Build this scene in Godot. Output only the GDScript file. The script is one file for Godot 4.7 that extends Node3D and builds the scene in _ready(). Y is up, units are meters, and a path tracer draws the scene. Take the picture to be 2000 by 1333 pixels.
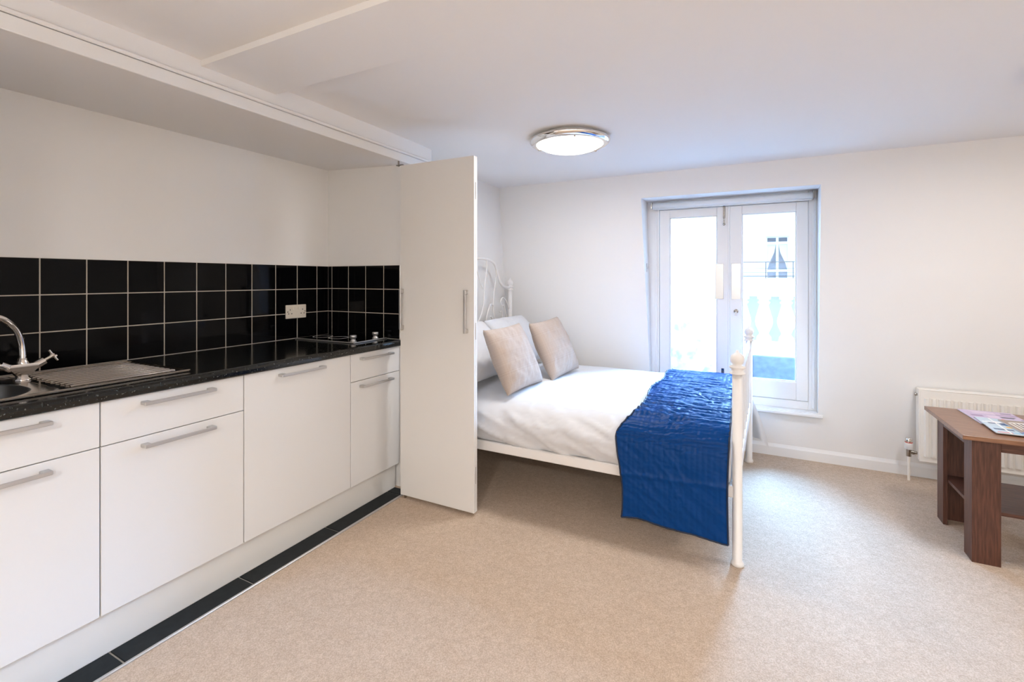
extends Node3D
# A bed-sitting room under a mansard: kitchenette alcove with a folding door, white iron bed, casement window. Units are metres, y is up.

const PX_F := 925.0      # focal length in pixels of the 2000 x 1333 frame
const PX_CY := 545.0     # row of the horizon
const WALL_TILT := 0.115 # the back wall leans into the room by this much per metre of height

var M := {}
var names := {}
var noise := FastNoiseLite.new()
var wave := FastNoiseLite.new()

# ------------------------------------------------------------------ scene
func _ready() -> void:
	noise.seed = 11
	noise.frequency = 1.0
	wave.seed = 5
	wave.frequency = 1.0
	wave.noise_type = FastNoiseLite.TYPE_SIMPLEX_SMOOTH
	make_camera_and_sky()
	make_materials()
	make_shell()
	make_ceiling()
	make_window()
	make_outside()
	make_kitchen()
	make_folding_door()
	make_bed()
	make_bedding()
	make_lamps()
	make_radiator()
	make_table()


func make_camera_and_sky() -> void:
	var cam := Camera3D.new()
	cam.name = "camera"
	cam.projection = Camera3D.PROJECTION_FRUSTUM
	cam.near = 0.05
	cam.far = 200.0
	cam.size = 2.0 * cam.near * 666.5 / PX_F
	cam.frustum_offset = Vector2(0, cam.near * (PX_CY - 666.5) / PX_F)
	cam.position = Vector3(0, 1.28, 0)
	cam.rotation_degrees.y = 27.2
	cam.current = true
	add_child(cam)
	var sky := ProceduralSkyMaterial.new()
	sky.sky_top_color = Color(0.66, 0.82, 1.0)
	sky.sky_horizon_color = Color(0.72, 0.85, 1.0)
	sky.ground_horizon_color = Color(0.62, 0.66, 0.70)
	sky.ground_bottom_color = Color(0.50, 0.53, 0.56)
	var env := Environment.new()
	env.background_mode = Environment.BG_SKY
	env.sky = Sky.new()
	env.sky.sky_material = sky
	env.background_energy_multiplier = 3.4
	env.tonemap_mode = Environment.TONE_MAPPER_LINEAR
	env.tonemap_exposure = 1.35
	env.sdfgi_enabled = true
	env.ssao_enabled = true
	env.ssil_enabled = true
	# bright veil of cloud over the houses opposite: a very soft sun, high enough to clear their roofs
	var sun := DirectionalLight3D.new()
	sun.name = "veiled_sun"
	sun.light_color = Color(0.56, 0.77, 1.0)
	sun.light_energy = 28.0
	sun.light_angular_distance = 64.0
	sun.rotation_degrees = Vector3(-29, 180, 0)
	sun.sky_mode = DirectionalLight3D.SKY_MODE_LIGHT_ONLY
	sun.shadow_enabled = true
	add_child(sun)
	var w := WorldEnvironment.new()
	w.name = "environment"
	w.environment = env
	add_child(w)

const LAMP_COLOR := Color(1.0, 0.988, 0.978)
const LAMP_ENERGY := 0.86

# ------------------------------------------------------------------ materials
func mat(called: String, c: Color, rough := 0.6, metal := 0.0, spec := 0.5) -> StandardMaterial3D:
	var m := StandardMaterial3D.new()
	m.resource_name = called
	m.albedo_color = c
	m.roughness = rough
	m.metallic = metal
	m.metallic_specular = spec
	M[called] = m
	return m

func noise_tex(freq: float, lo: Color, hi: Color, seed_ := 1, octaves := 4, size := 512, kind := FastNoiseLite.TYPE_SIMPLEX_SMOOTH, stops := [0.0, 1.0]) -> NoiseTexture2D:
	var n := FastNoiseLite.new()
	n.seed = seed_
	n.noise_type = kind
	n.frequency = freq
	n.fractal_octaves = octaves
	var t := NoiseTexture2D.new()
	t.width = size
	t.height = size
	t.seamless = true
	t.noise = n
	var g := Gradient.new()
	g.offsets = PackedFloat32Array(stops)
	g.colors = PackedColorArray([lo, hi])
	t.color_ramp = g
	return t

func tri(m: StandardMaterial3D, scale_: Vector3, world := false) -> void:
	m.uv1_triplanar = true
	m.uv1_world_triplanar = world
	m.uv1_scale = scale_

func relief(m: StandardMaterial3D, t: Texture2D, cm: float) -> void:
	m.heightmap_enabled = true
	m.heightmap_texture = t
	m.heightmap_scale = cm

func make_materials() -> void:
	mat("wall_paint", Color8(244, 242, 239), 0.85, 0.0, 0.3)
	mat("ceiling_paint", Color8(244, 242, 240), 0.9, 0.0, 0.3)
	mat("gloss_paint", Color8(240, 239, 237), 0.35)
	mat("window_paint", Color8(240, 239, 237), 0.4)
	mat("cabinet_white", Color8(228, 227, 225), 0.32)
	mat("cabinet_edge", Color8(222, 219, 214), 0.5)
	mat("plinth_white", Color8(226, 224, 219), 0.4)
	mat("leaf_white", Color8(233, 230, 225), 0.4)
	mat("satin_metal", Color8(200, 199, 198), 0.42, 0.85)
	mat("chrome", Color8(232, 228, 224), 0.06, 1.0)
	mat("steel", Color8(168, 162, 155), 0.16, 1.0)
	mat("steel_drainer", Color8(160, 154, 147), 0.09, 1.0)
	mat("steel_bowl", Color8(176, 178, 180), 0.3, 1.0)
	mat("brass", Color8(190, 160, 110), 0.3, 1.0)
	mat("grout", Color8(196, 186, 172), 0.9)
	mat("floor_grout", Color8(168, 164, 158), 0.9)
	for k in 3:
		mat("tile_black_%d" % k, [Color8(9, 9, 11), Color8(12, 12, 13), Color8(7, 7, 9)][k], 0.06, 0.0, 0.25)
	var ft := mat("floor_tile", Color8(255, 255, 255), 0.5, 0.0, 0.3)
	ft.albedo_texture = noise_tex(0.02, Color8(22, 27, 30), Color8(34, 39, 42), 4)
	tri(ft, Vector3(2, 2, 2), true)
	# laminate worktop: black with pale mineral flecks
	var wt := mat("worktop", Color.WHITE, 0.13)
	wt.albedo_texture = fleck_texture()
	tri(wt, Vector3(3.1, 3.1, 3.1), true)
	mat("hob_glass", Color8(6, 6, 7), 0.04)
	mat("socket_white", Color8(232, 222, 206), 0.4)
	mat("black", Color8(22, 20, 20), 0.6)
	# carpet: short cut pile, mottled beige
	var cp := mat("carpet", Color.WHITE, 1.0, 0.0, 0.1)
	cp.albedo_texture = carpet_texture()
	tri(cp, Vector3(1.7, 1.7, 1.7), true)
	relief(cp, cp.albedo_texture, 0.15)
	# bed and textiles
	mat("bed_iron", Color8(240, 236, 232), 0.35)
	var linen := mat("linen_white", Color8(222, 222, 224), 0.85, 0.0, 0.2)
	relief(linen, noise_tex(0.006, Color.BLACK, Color.WHITE, 3, 2), 0.4)
	tri(linen, Vector3(2.2, 2.2, 2.2), true)
	var taupe := mat("cushion_taupe", Color.WHITE, 0.9, 0.0, 0.2)
	taupe.albedo_texture = weave_texture(Color8(168, 151, 138), Color8(192, 176, 163))
	tri(taupe, Vector3(5, 5, 5))
	taupe.rim_enabled = true
	taupe.rim = 0.3
	mat("throw_satin", Color8(0, 60, 124), 0.4, 0.0, 0.27)
	mat("throw_binding", Color8(16, 34, 62), 0.5)
	# walnut
	for k in 2:
		var wn := mat(["walnut_along", "walnut_upright"][k], Color.WHITE, 0.42)
		wn.albedo_texture = noise_tex(0.022, Color8(74, 44, 34), Color8(104, 66, 51), 21, 5, 512, FastNoiseLite.TYPE_SIMPLEX_SMOOTH, [0.2, 0.85])
		tri(wn, [Vector3(0.6, 8, 8), Vector3(8, 0.6, 8)][k], true)
	var wt2 := mat("walnut_top", Color.WHITE, 0.3)
	wt2.albedo_texture = noise_tex(0.022, Color8(126, 88, 65), Color8(158, 116, 88), 23, 5, 512, FastNoiseLite.TYPE_SIMPLEX_SMOOTH, [0.2, 0.85])
	tri(wt2, Vector3(0.6, 8, 8), true)
	mat("radiator_enamel", Color8(248, 243, 235), 0.35)
	mat("valve_white", Color8(238, 236, 234), 0.4)
	mat("valve_red", Color8(190, 60, 45), 0.5)
	var glow := mat("lamp_glow", Color8(250, 248, 244), 0.3)
	glow.emission_enabled = true
	glow.emission = LAMP_COLOR
	glow.emission_energy_multiplier = 2.2
	var pane := mat("pane_glass", Color(0.95, 0.97, 1.0, 0.04), 0.02)
	pane.transparency = BaseMaterial3D.TRANSPARENCY_ALPHA
	mat("finger_plate", Color8(196, 200, 205), 0.22, 1.0)
	mat("blind_cloth", Color8(232, 235, 237), 0.75)
	# outside
	var st := mat("stucco", Color.WHITE, 0.9)
	st.albedo_texture = noise_tex(0.008, Color8(214, 216, 216), Color8(240, 240, 238), 31, 5)
	tri(st, Vector3(0.7, 0.7, 0.7), true)
	var dirty := mat("dirty_render", Color.WHITE, 0.9)
	dirty.albedo_texture = noise_tex(0.012, Color8(176, 178, 176), Color8(240, 241, 240), 33, 5, 512, FastNoiseLite.TYPE_SIMPLEX_SMOOTH, [0.12, 0.36])
	tri(dirty, Vector3(0.9, 0.9, 0.9), true)
	mat("facade_white", Color8(240, 240, 238), 0.9)
	var slate := mat("roof_lead", Color.WHITE, 0.6)
	slate.albedo_texture = noise_tex(0.02, Color8(58, 76, 92), Color8(96, 114, 128), 35, 5)
	tri(slate, Vector3(1.5, 1.5, 1.5), true)
	mat("ledge_grey", Color8(92, 104, 114), 0.8)
	mat("far_pane", Color8(44, 48, 52), 0.15)
	mat("far_slate", Color8(168, 168, 166), 0.8)
	mat("far_curtain", Color8(214, 212, 206), 0.9)
	mat("railing_black", Color8(30, 30, 31), 0.6)

func fleck_texture() -> ImageTexture:
	var im := Image.create(512, 512, false, Image.FORMAT_RGB8)
	var a := FastNoiseLite.new()
	a.seed = 3
	a.frequency = 0.035
	a.fractal_octaves = 4
	var b := FastNoiseLite.new()
	b.seed = 8
	b.frequency = 0.05
	b.fractal_octaves = 3
	for y in 512:
		for x in 512:
			var v := a.get_noise_2d(x, y)
			var c := Color8(11, 12, 12).lerp(Color8(30, 32, 31), clampf(v * 1.4 + 0.4, 0, 1))
			var f := b.get_noise_2d(x * 1.0 + 400.0, y)
			if f > 0.42:
				c = c.lerp(Color8(120, 124, 120), clampf((f - 0.42) * 5.0, 0, 0.8))
			im.set_pixel(x, y, c)
	return ImageTexture.create_from_image(im)

# two grids of tuft tones, coarse over fine, that repeat without a seam
func tufts(k: int, seed_: int) -> PackedFloat32Array:
	var rng := RandomNumberGenerator.new()
	rng.seed = seed_
	var out := PackedFloat32Array()
	for i in k * k: out.append(rng.randf())
	return out

func tuft_at(g: PackedFloat32Array, k: int, x: float, y: float) -> float:
	var xi := int(floor(x))
	var yi := int(floor(y))
	var fx := smoothstep(0.0, 1.0, x - xi)
	var fy := smoothstep(0.0, 1.0, y - yi)
	var a := lerpf(g[(yi % k) * k + xi % k], g[(yi % k) * k + (xi + 1) % k], fx)
	var b := lerpf(g[((yi + 1) % k) * k + xi % k], g[((yi + 1) % k) * k + (xi + 1) % k], fx)
	return lerpf(a, b, fy)

func carpet_texture() -> ImageTexture:
	var im := Image.create(512, 512, false, Image.FORMAT_RGB8)
	var fine := tufts(210, 77)
	var coarse := tufts(40, 78)
	for y in 512:
		for x in 512:
			var k := 0.75 * tuft_at(fine, 210, x * 210.0 / 512.0, y * 210.0 / 512.0) + 0.25 * tuft_at(coarse, 40, x * 40.0 / 512.0, y * 40.0 / 512.0)
			im.set_pixel(x, y, Color8(180, 158, 137).lerp(Color8(220, 200, 180), clampf(k, 0, 1)))
	return ImageTexture.create_from_image(im)

func weave_texture(lo: Color, hi: Color) -> ImageTexture:
	var im := Image.create(512, 512, false, Image.FORMAT_RGB8)
	var rng := RandomNumberGenerator.new()
	rng.seed = 5
	var rows := []
	var cols := []
	for i in 512:
		rows.append(rng.randf())
		cols.append(rng.randf())
	for y in 512:
		for x in 512:
			var k: float = 0.4 * rows[y / 2] + 0.4 * cols[x / 2] + 0.2 * rng.randf()
			im.set_pixel(x, y, lo.lerp(hi, k))
	return ImageTexture.create_from_image(im)

# ------------------------------------------------------------------ nodes
func numbered(called: String) -> String:
	var n: int = names.get(called, 0)
	names[called] = n + 1
	return called if n == 0 else "%s_%03d" % [called, n]

func tag(o: Node, label: String, category: String, group := "", kind := "") -> void:
	if label: o.set_meta("label", label)
	if category: o.set_meta("category", category)
	if group: o.set_meta("group", group)
	if kind: o.set_meta("kind", kind)

func thing(called: String, label: String, category: String, where := Vector3.ZERO, group := "") -> Node3D:
	var o := Node3D.new()
	o.name = numbered(called)
	add_child(o)
	o.position = where
	tag(o, label, category, group)
	return o

func structure(called: String, label: String, category: String) -> Node3D:
	var o := thing(called, label, category)
	o.set_meta("kind", "structure")
	return o

func put(called: String, s: SurfaceTool, m: String, parent: Node = null, where := Vector3.ZERO) -> MeshInstance3D:
	s.generate_normals()
	var o := MeshInstance3D.new()
	o.mesh = s.commit()
	o.material_override = M[m]
	return seat(o, called, parent, where)

func put_mesh(called: String, mesh: Mesh, m: String, parent: Node, t: Transform3D) -> MeshInstance3D:
	var o := MeshInstance3D.new()
	o.mesh = mesh
	o.material_override = M[m]
	o.transform = t
	return seat(o, called, parent, t.origin)

func seat(o: MeshInstance3D, called: String, parent: Node, where: Vector3) -> MeshInstance3D:
	o.position = where
	if parent == null:
		o.name = numbered(called)
		add_child(o)
	else:
		o.name = called
		parent.add_child(o, true)
	return o

# ------------------------------------------------------------------ shapes
func st() -> SurfaceTool:
	var s := SurfaceTool.new()
	s.begin(Mesh.PRIMITIVE_TRIANGLES)
	s.set_smooth_group(-1)
	return s

func mesh_of(s: SurfaceTool) -> ArrayMesh:
	s.generate_normals()
	return s.commit()

func tri3(s: SurfaceTool, a: Vector3, b: Vector3, c: Vector3) -> void: # a, b, c counter-clockwise from outside
	s.add_vertex(a)
	s.add_vertex(c)
	s.add_vertex(b)

func quad(s: SurfaceTool, a: Vector3, b: Vector3, c: Vector3, d: Vector3) -> void:
	tri3(s, a, b, c)
	tri3(s, a, c, d)

# a box with chamfered edges, from its centre and size
func box(s: SurfaceTool, c: Vector3, size: Vector3, bevel := 0.0, t := Basis.IDENTITY) -> void:
	s.set_smooth_group(-1)
	var h := size * 0.5
	var v := minf(bevel, minf(h.x, minf(h.y, h.z)) * 0.9)
	if v <= 0.0:
		var p := []
		for i in 8:
			p.append(c + t * Vector3(h.x if i & 1 else -h.x, h.y if i & 2 else -h.y, h.z if i & 4 else -h.z))
		quad(s, p[1], p[3], p[7], p[5])
		quad(s, p[0], p[4], p[6], p[2])
		quad(s, p[2], p[6], p[7], p[3])
		quad(s, p[0], p[1], p[5], p[4])
		quad(s, p[4], p[5], p[7], p[6])
		quad(s, p[0], p[2], p[3], p[1])
		return
	var at := func(axis: int, sx: int, sy: int, sz: int) -> Vector3:
		var q := Vector3(sx * (h.x - v), sy * (h.y - v), sz * (h.z - v))
		q[axis] += v * [sx, sy, sz][axis]
		return c + t * q
	for axis in 3:
		for sg in [-1, 1]:
			var ring := []
			for k in 4:
				var g: Array = [[-1, -1], [1, -1], [1, 1], [-1, 1]][k]
				var e := [0, 0, 0]
				e[axis] = sg
				e[(axis + 1) % 3] = g[0]
				e[(axis + 2) % 3] = g[1]
				ring.append(at.call(axis, e[0], e[1], e[2]))
			if sg < 0:
				ring.reverse()
			quad(s, ring[0], ring[1], ring[2], ring[3])
	for axis in 3: # edges parallel to axis
		var b := (axis + 1) % 3
		var d := (axis + 2) % 3
		for sb in [-1, 1]:
			for sd in [-1, 1]:
				var e0 := [0, 0, 0]
				e0[b] = sb
				e0[d] = sd
				var e1 := e0.duplicate()
				e0[axis] = -1
				e1[axis] = 1
				var p0: Vector3 = at.call(b, e0[0], e0[1], e0[2])
				var p1: Vector3 = at.call(b, e1[0], e1[1], e1[2])
				var p2: Vector3 = at.call(d, e1[0], e1[1], e1[2])
				var p3: Vector3 = at.call(d, e0[0], e0[1], e0[2])
				if sb * sd > 0:
					quad(s, p0, p3, p2, p1)
				else:
					quad(s, p0, p1, p2, p3)
	for i in 8:
		var sx := 1 if i & 1 else -1
		var sy := 1 if i & 2 else -1
		var sz := 1 if i & 4 else -1
		var q0: Vector3 = at.call(0, sx, sy, sz)
		var q1: Vector3 = at.call(1, sx, sy, sz)
		var q2: Vector3 = at.call(2, sx, sy, sz)
		if sx * sy * sz > 0:
			tri3(s, q0, q1, q2)
		else:
			tri3(s, q0, q2, q1)

# a box from its two corners
func span(s: SurfaceTool, a: Vector3, b: Vector3, bevel := 0.0) -> void:
	box(s, (a + b) * 0.5, (b - a).abs(), bevel)

# a polygon (counter-clockwise in x, y) pushed along z from z0 to z1, then placed by t
func prism(s: SurfaceTool, poly: PackedVector2Array, z0: float, z1: float, t := Transform3D.IDENTITY) -> void:
	s.set_smooth_group(-1)
	var n := poly.size()
	for i in n:
		var a := poly[i]
		var b := poly[(i + 1) % n]
		quad(s, t * Vector3(a.x, a.y, z1), t * Vector3(a.x, a.y, z0), t * Vector3(b.x, b.y, z0), t * Vector3(b.x, b.y, z1))
	var ix := Geometry2D.triangulate_polygon(poly)
	for k in range(0, ix.size(), 3):
		var p := [poly[ix[k]], poly[ix[k + 1]], poly[ix[k + 2]]]
		if (p[1] - p[0]).cross(p[2] - p[0]) < 0:
			p = [p[0], p[2], p[1]]
		tri3(s, t * Vector3(p[0].x, p[0].y, z1), t * Vector3(p[1].x, p[1].y, z1), t * Vector3(p[2].x, p[2].y, z1))
		tri3(s, t * Vector3(p[0].x, p[0].y, z0), t * Vector3(p[2].x, p[2].y, z0), t * Vector3(p[1].x, p[1].y, z0))

# profile points (radius, height) from bottom to top, turned round y
func lathe(s: SurfaceTool, prof: Array, t := Transform3D.IDENTITY, seg := 20, smooth := true) -> void:
	s.set_smooth_group(0 if smooth else -1)
	for i in prof.size() - 1:
		var a: Vector2 = prof[i]
		var b: Vector2 = prof[i + 1]
		for k in seg:
			var f := TAU * k / seg
			var g := TAU * (k + 1) / seg
			var p := t * Vector3(a.x * cos(f), a.y, a.x * sin(f))
			var q := t * Vector3(a.x * cos(g), a.y, a.x * sin(g))
			var r := t * Vector3(b.x * cos(g), b.y, b.x * sin(g))
			var u := t * Vector3(b.x * cos(f), b.y, b.x * sin(f))
			if a.x > 1e-6: tri3(s, p, r, q)
			if b.x > 1e-6: tri3(s, p, u, r)

func curve(points: Array, steps := 6) -> PackedVector3Array:
	var out := PackedVector3Array()
	var n := points.size()
	for i in n - 1:
		var p0: Vector3 = points[maxi(i - 1, 0)]
		var p1: Vector3 = points[i]
		var p2: Vector3 = points[i + 1]
		var p3: Vector3 = points[mini(i + 2, n - 1)]
		for k in steps:
			out.append(p1.cubic_interpolate(p2, p0, p3, float(k) / steps))
	out.append(points[n - 1])
	return out

func tube(s: SurfaceTool, path: PackedVector3Array, radius: float, seg := 8, radius_end := -1.0) -> void:
	s.set_smooth_group(0)
	var n := path.size()
	var re := radius if radius_end < 0 else radius_end
	var ahead := (path[1] - path[0]).normalized()
	var side := ahead.cross(Vector3.UP)
	if side.length() < 0.1: side = ahead.cross(Vector3.RIGHT)
	side = side.normalized()
	var rings := []
	for i in n:
		var d := (path[mini(i + 1, n - 1)] - path[maxi(i - 1, 0)]).normalized()
		side = (side - d * side.dot(d)).normalized()
		var up := d.cross(side)
		var r := lerpf(radius, re, float(i) / (n - 1))
		var ring := []
		for k in seg:
			var f := TAU * k / seg
			ring.append(path[i] + (side * cos(f) + up * sin(f)) * r)
		rings.append(ring)
	for i in n - 1:
		for k in seg:
			var j := (k + 1) % seg
			quad(s, rings[i][k], rings[i][j], rings[i + 1][j], rings[i + 1][k])
	s.set_smooth_group(-1)
	for k in range(1, seg - 1):
		tri3(s, rings[0][0], rings[0][k + 1], rings[0][k])
		tri3(s, rings[n - 1][0], rings[n - 1][k], rings[n - 1][k + 1])

func bar(s: SurfaceTool, a: Vector3, b: Vector3, radius: float, seg := 10, radius_end := -1.0) -> void:
	tube(s, PackedVector3Array([a, b]), radius, seg, radius_end)

# a smooth sheet of nu x nv cells; f(u, v) gives a point
func sheet(s: SurfaceTool, nu: int, nv: int, f: Callable, flip := false) -> void:
	s.set_smooth_group(0)
	var rows := []
	for i in nu + 1:
		var row := PackedVector3Array()
		for j in nv + 1:
			row.append(f.call(float(i) / nu, float(j) / nv))
		rows.append(row)
	for i in nu:
		for j in nv:
			var a: Vector3 = rows[i][j]
			var b: Vector3 = rows[i + 1][j]
			var c: Vector3 = rows[i + 1][j + 1]
			var d: Vector3 = rows[i][j + 1]
			if flip: quad(s, a, d, c, b)
			else: quad(s, a, b, c, d)

func back_z(y: float) -> float: # room face of the leaning back wall
	return -3.94 + WALL_TILT * y

# ------------------------------------------------------------------ room shell
func make_shell() -> void:
	var s := st()
	var floor_ := structure("floor", "short pile beige carpet covering the whole room", "floor")
	span(s, Vector3(-1.852, -0.12, -3.97), Vector3(2.75, 0, 2.05))
	span(s, Vector3(-2.9, -0.12, -3.97), Vector3(-1.852, 0, -2.26))
	put("carpet", s, "carpet", floor_)
	s = st()
	span(s, Vector3(-2.9, -0.12, -2.262), Vector3(-1.852, -0.003, 2.05))
	put("grout", s, "floor_grout", floor_)
	var joints := [-2.26, -2.19, -1.73, -1.271, -0.813, -0.355, 0.10, 0.56, 1.02, 1.48, 2.0]
	for i in joints.size() - 1:
		s = st()
		span(s, Vector3(-1.97, -0.010, joints[i] + 0.003), Vector3(-1.866, 0.001, joints[i + 1] - 0.003), 0.0015)
		put("tile", s, "floor_tile", floor_)
	s = st()
	box(s, Vector3(-1.857, 0.002, -0.13), Vector3(0.013, 0.01, 4.24), 0.003)
	var tr := put("trim_1", s, "satin_metal")
	tag(tr, "thin metal edging strip between dark floor tiles and carpet", "trim", "", "structure")

	# back wall, leaning, with the window opening
	var x1 := 0.387
	var y0 := 0.325
	var y1 := 1.905
	s = st()
	var w := 2.95
	wall_piece(s, [-w, w, -w, w], 0.0, y0)
	wall_piece(s, [-w, w, -w, w], y1, 2.4)
	wall_piece(s, [-w, -0.746, -w, -0.788], y0, y1)
	wall_piece(s, [x1, w, x1, w], y0, y1)
	var wb := put("wall_back", s, "wall_paint")
	tag(wb, "white sloping back wall around the casement window", "wall", "", "structure")

	s = st()
	span(s, Vector3(-2.2, 0, -4.1), Vector3(-2.03, 2.4, -2.38))
	tag(put("wall_left", s, "wall_paint"), "white wall behind the bed headboard", "wall", "", "structure")
	# kitchen alcove
	var wk := structure("wall_kitchen", "alcove back wall above the worktop with black tiled splashback", "wall")
	s = st()
	span(s, Vector3(-2.75, 0, -2.40), Vector3(-2.57, 2.4, 2.05))
	put("plaster", s, "wall_paint", wk)
	s = st()
	span(s, Vector3(-2.572, 0.908, -2.281), Vector3(-2.5615, 1.364, -0.27))
	put("grout", s, "grout", wk)
	var ws := structure("wall_side", "short alcove return wall with black tiled splashback", "wall")
	s = st()
	span(s, Vector3(-2.6, 0, -2.38), Vector3(-1.943, 2.4, -2.28))
	put("plaster", s, "wall_paint", ws)
	s = st()
	span(s, Vector3(-2.571, 0.908, -2.281), Vector3(-1.943, 1.364, -2.2715))
	put("grout", s, "grout", ws)
	var wn := structure("wall_near", "white return wall closing the other end of the kitchen alcove", "wall")
	s = st()
	span(s, Vector3(-2.6, 0, -0.27), Vector3(-1.965, 2.4, -0.15))
	span(s, Vector3(-2.0, 0, -0.27), Vector3(-1.87, 2.4, 2.05))
	put("plaster", s, "wall_paint", wn)
	# splashback tiles, 150 mm, three courses
	var rng := RandomNumberGenerator.new()
	rng.seed = 4
	var course := [[0.910, 1.0615], [1.066, 1.2130], [1.2175, 1.363]]
	var zj := [-2.276, -2.181]
	while zj[-1] < -0.3:
		zj.append(minf(zj[-1] + 0.1505, -0.27))
	for r in 3:
		for i in zj.size() - 1:
			s = st()
			var c := Vector3(0, (course[r][0] + course[r][1]) * 0.5, (zj[i] + zj[i + 1]) * 0.5)
			box(s, Vector3.ZERO, Vector3(0.009, course[r][1] - course[r][0], zj[i + 1] - zj[i] - 0.0045), 0.0012)
			var o := put("tile", s, "tile_black_%d" % rng.randi_range(0, 2), wk, Vector3(-2.5645, c.y, c.z))
			o.rotation = Vector3(0, rng.randf_range(-0.004, 0.004), rng.randf_range(-0.004, 0.004))
		var xj := [-2.560, -2.524, -2.373, -2.222, -2.071, -1.943]
		for i in xj.size() - 1:
			s = st()
			box(s, Vector3.ZERO, Vector3(xj[i + 1] - xj[i] - 0.0045, course[r][1] - course[r][0], 0.009), 0.0012)
			var o := put("tile", s, "tile_black_%d" % rng.randi_range(0, 2), ws, Vector3((xj[i] + xj[i + 1]) * 0.5, (course[r][0] + course[r][1]) * 0.5, -2.2745))
			o.rotation = Vector3(rng.randf_range(-0.004, 0.004), rng.randf_range(-0.004, 0.004), 0)
	s = st()
	span(s, Vector3(2.7, 0, -4.1), Vector3(2.9, 2.4, 2.05))
	tag(put("wall_right", s, "wall_paint"), "white side wall beyond the coffee table", "wall", "", "structure")
	s = st()
	span(s, Vector3(-2.9, 0, 2.0), Vector3(2.9, 2.4, 2.2))
	tag(put("wall_rear", s, "wall_paint"), "white wall opposite the window", "wall", "", "structure")
	# bulkhead over the alcove with the door-track fascia
	var bh := structure("trim_2", "white boxed bulkhead over the kitchen alcove with track fascia", "bulkhead")
	s = st()
	prism(s, PackedVector2Array([Vector2(-2.6, 2.013), Vector2(-1.872, 1.978), Vector2(-1.872, 2.4), Vector2(-2.6, 2.4)]), -2.5, 2.05)
	put("bulkhead", s, "ceiling_paint", bh)
	s = st()
	span(s, Vector3(-1.8735, 1.975, -2.49), Vector3(-1.860, 2.0225, 2.0), 0.002)
	put("fascia", s, "gloss_paint", bh)
	s = st()
	span(s, Vector3(-1.8725, 2.0262, -2.5), Vector3(-1.8605, 2.042, 2.0), 0.004)
	put("bead", s, "ceiling_paint", bh)
	# skirting
	s = st()
	var prof := PackedVector2Array([Vector2(0, 0), Vector2(0.016, 0), Vector2(0.016, 0.062), Vector2(0.010, 0.074), Vector2(0.006, 0.085), Vector2(0, 0.088)])
	prism(s, prof, -2.03, 2.7, Transform3D(Basis(Vector3(0, 0, 1), Vector3(0, 1, 0.0), Vector3(1, 0, 0)), Vector3(0, 0, -3.936)))
	tag(put("baseboard_back", s, "gloss_paint"), "white skirting board along the window wall", "skirting", "", "structure")
	s = st()
	prism(s, prof, -3.92, -2.38, Transform3D(Basis(Vector3(1, 0, 0), Vector3(0, 1, 0), Vector3(0, 0, 1)), Vector3(-2.03, 0, 0)))
	tag(put("baseboard_left", s, "gloss_paint"), "white skirting board behind the bed head", "skirting", "", "structure")

# xs: both ends of the lower edge, then of the upper one
func wall_piece(s: SurfaceTool, xs: Array, ya: float, yb: float) -> void:
	var p := []
	for k in 4:
		var y := ya if k < 2 else yb
		p.append(Vector3(xs[k], y, back_z(y)))
		p.append(Vector3(xs[k], y, -4.16))
	# p: 0 a-front-low, 1 a-back-low, 2 b-front-low, 3 b-back-low, 4.. the same, high
	s.set_smooth_group(-1)
	quad(s, p[0], p[2], p[6], p[4])
	quad(s, p[3], p[1], p[5], p[7])
	quad(s, p[1], p[0], p[4], p[5])
	quad(s, p[2], p[3], p[7], p[6])
	quad(s, p[4], p[6], p[7], p[5])
	quad(s, p[1], p[3], p[2], p[0])

func make_ceiling() -> void:
	var c := structure("ceiling", "white plaster ceiling with shallow steps near the kitchen bulkhead", "ceiling")
	var s := st()
	span(s, Vector3(-1.872, 2.111, -1.06), Vector3(2.75, 2.4, 2.05))
	put("raised_bay", s, "ceiling_paint", c)
	s = st()
	span(s, Vector3(-1.872, 2.089, -1.372), Vector3(2.75, 2.4, -1.06))
	put("downstand", s, "ceiling_paint", c)
	# the far bay: flat, but lifting gently into the corner above the alcove
	s = st()
	var lift := func(x: float, z: float) -> float:
		var k := clampf((-0.95 - x) / 0.85, 0, 1)
		var e := clampf((-2.2 - z) / 1.2, 0, 1)
		return 2.0892 + 0.036 * k * k * (3 - 2 * k) * (1 - e * e * (3 - 2 * e))
	sheet(s, 60, 36, func(u: float, v: float) -> Vector3:
		var x := lerpf(-2.1, 2.75, u)
		var z := lerpf(-1.372, -3.9, v)
		return Vector3(x, lift.call(x, z), z), true)
	put("far_bay", s, "ceiling_paint", c)
	s = st()
	span(s, Vector3(-2.9, 2.4, -4.16), Vector3(2.9, 2.55, 2.2))
	span(s, Vector3(-2.2, 2.2, -4.1), Vector3(2.75, 2.4, -1.372))
	put("roof_deck", s, "ceiling_paint", c)

# ------------------------------------------------------------------ window
func rect_frame(s: SurfaceTool, xa: float, xb: float, ya: float, yb: float, l: float, r: float, b: float, t: float, z0: float, z1: float, bevel := 0.003) -> void:
	span(s, Vector3(xa, ya, z0), Vector3(xa + l, yb, z1), bevel)
	span(s, Vector3(xb - r, ya, z0), Vector3(xb, yb, z1), bevel)
	span(s, Vector3(xa + l, ya, z0 + 0.0004), Vector3(xb - r, ya + b, z1 - 0.0004), bevel)
	span(s, Vector3(xa + l, yb - t, z0 + 0.0004), Vector3(xb - r, yb, z1 - 0.0004), bevel)

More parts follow.
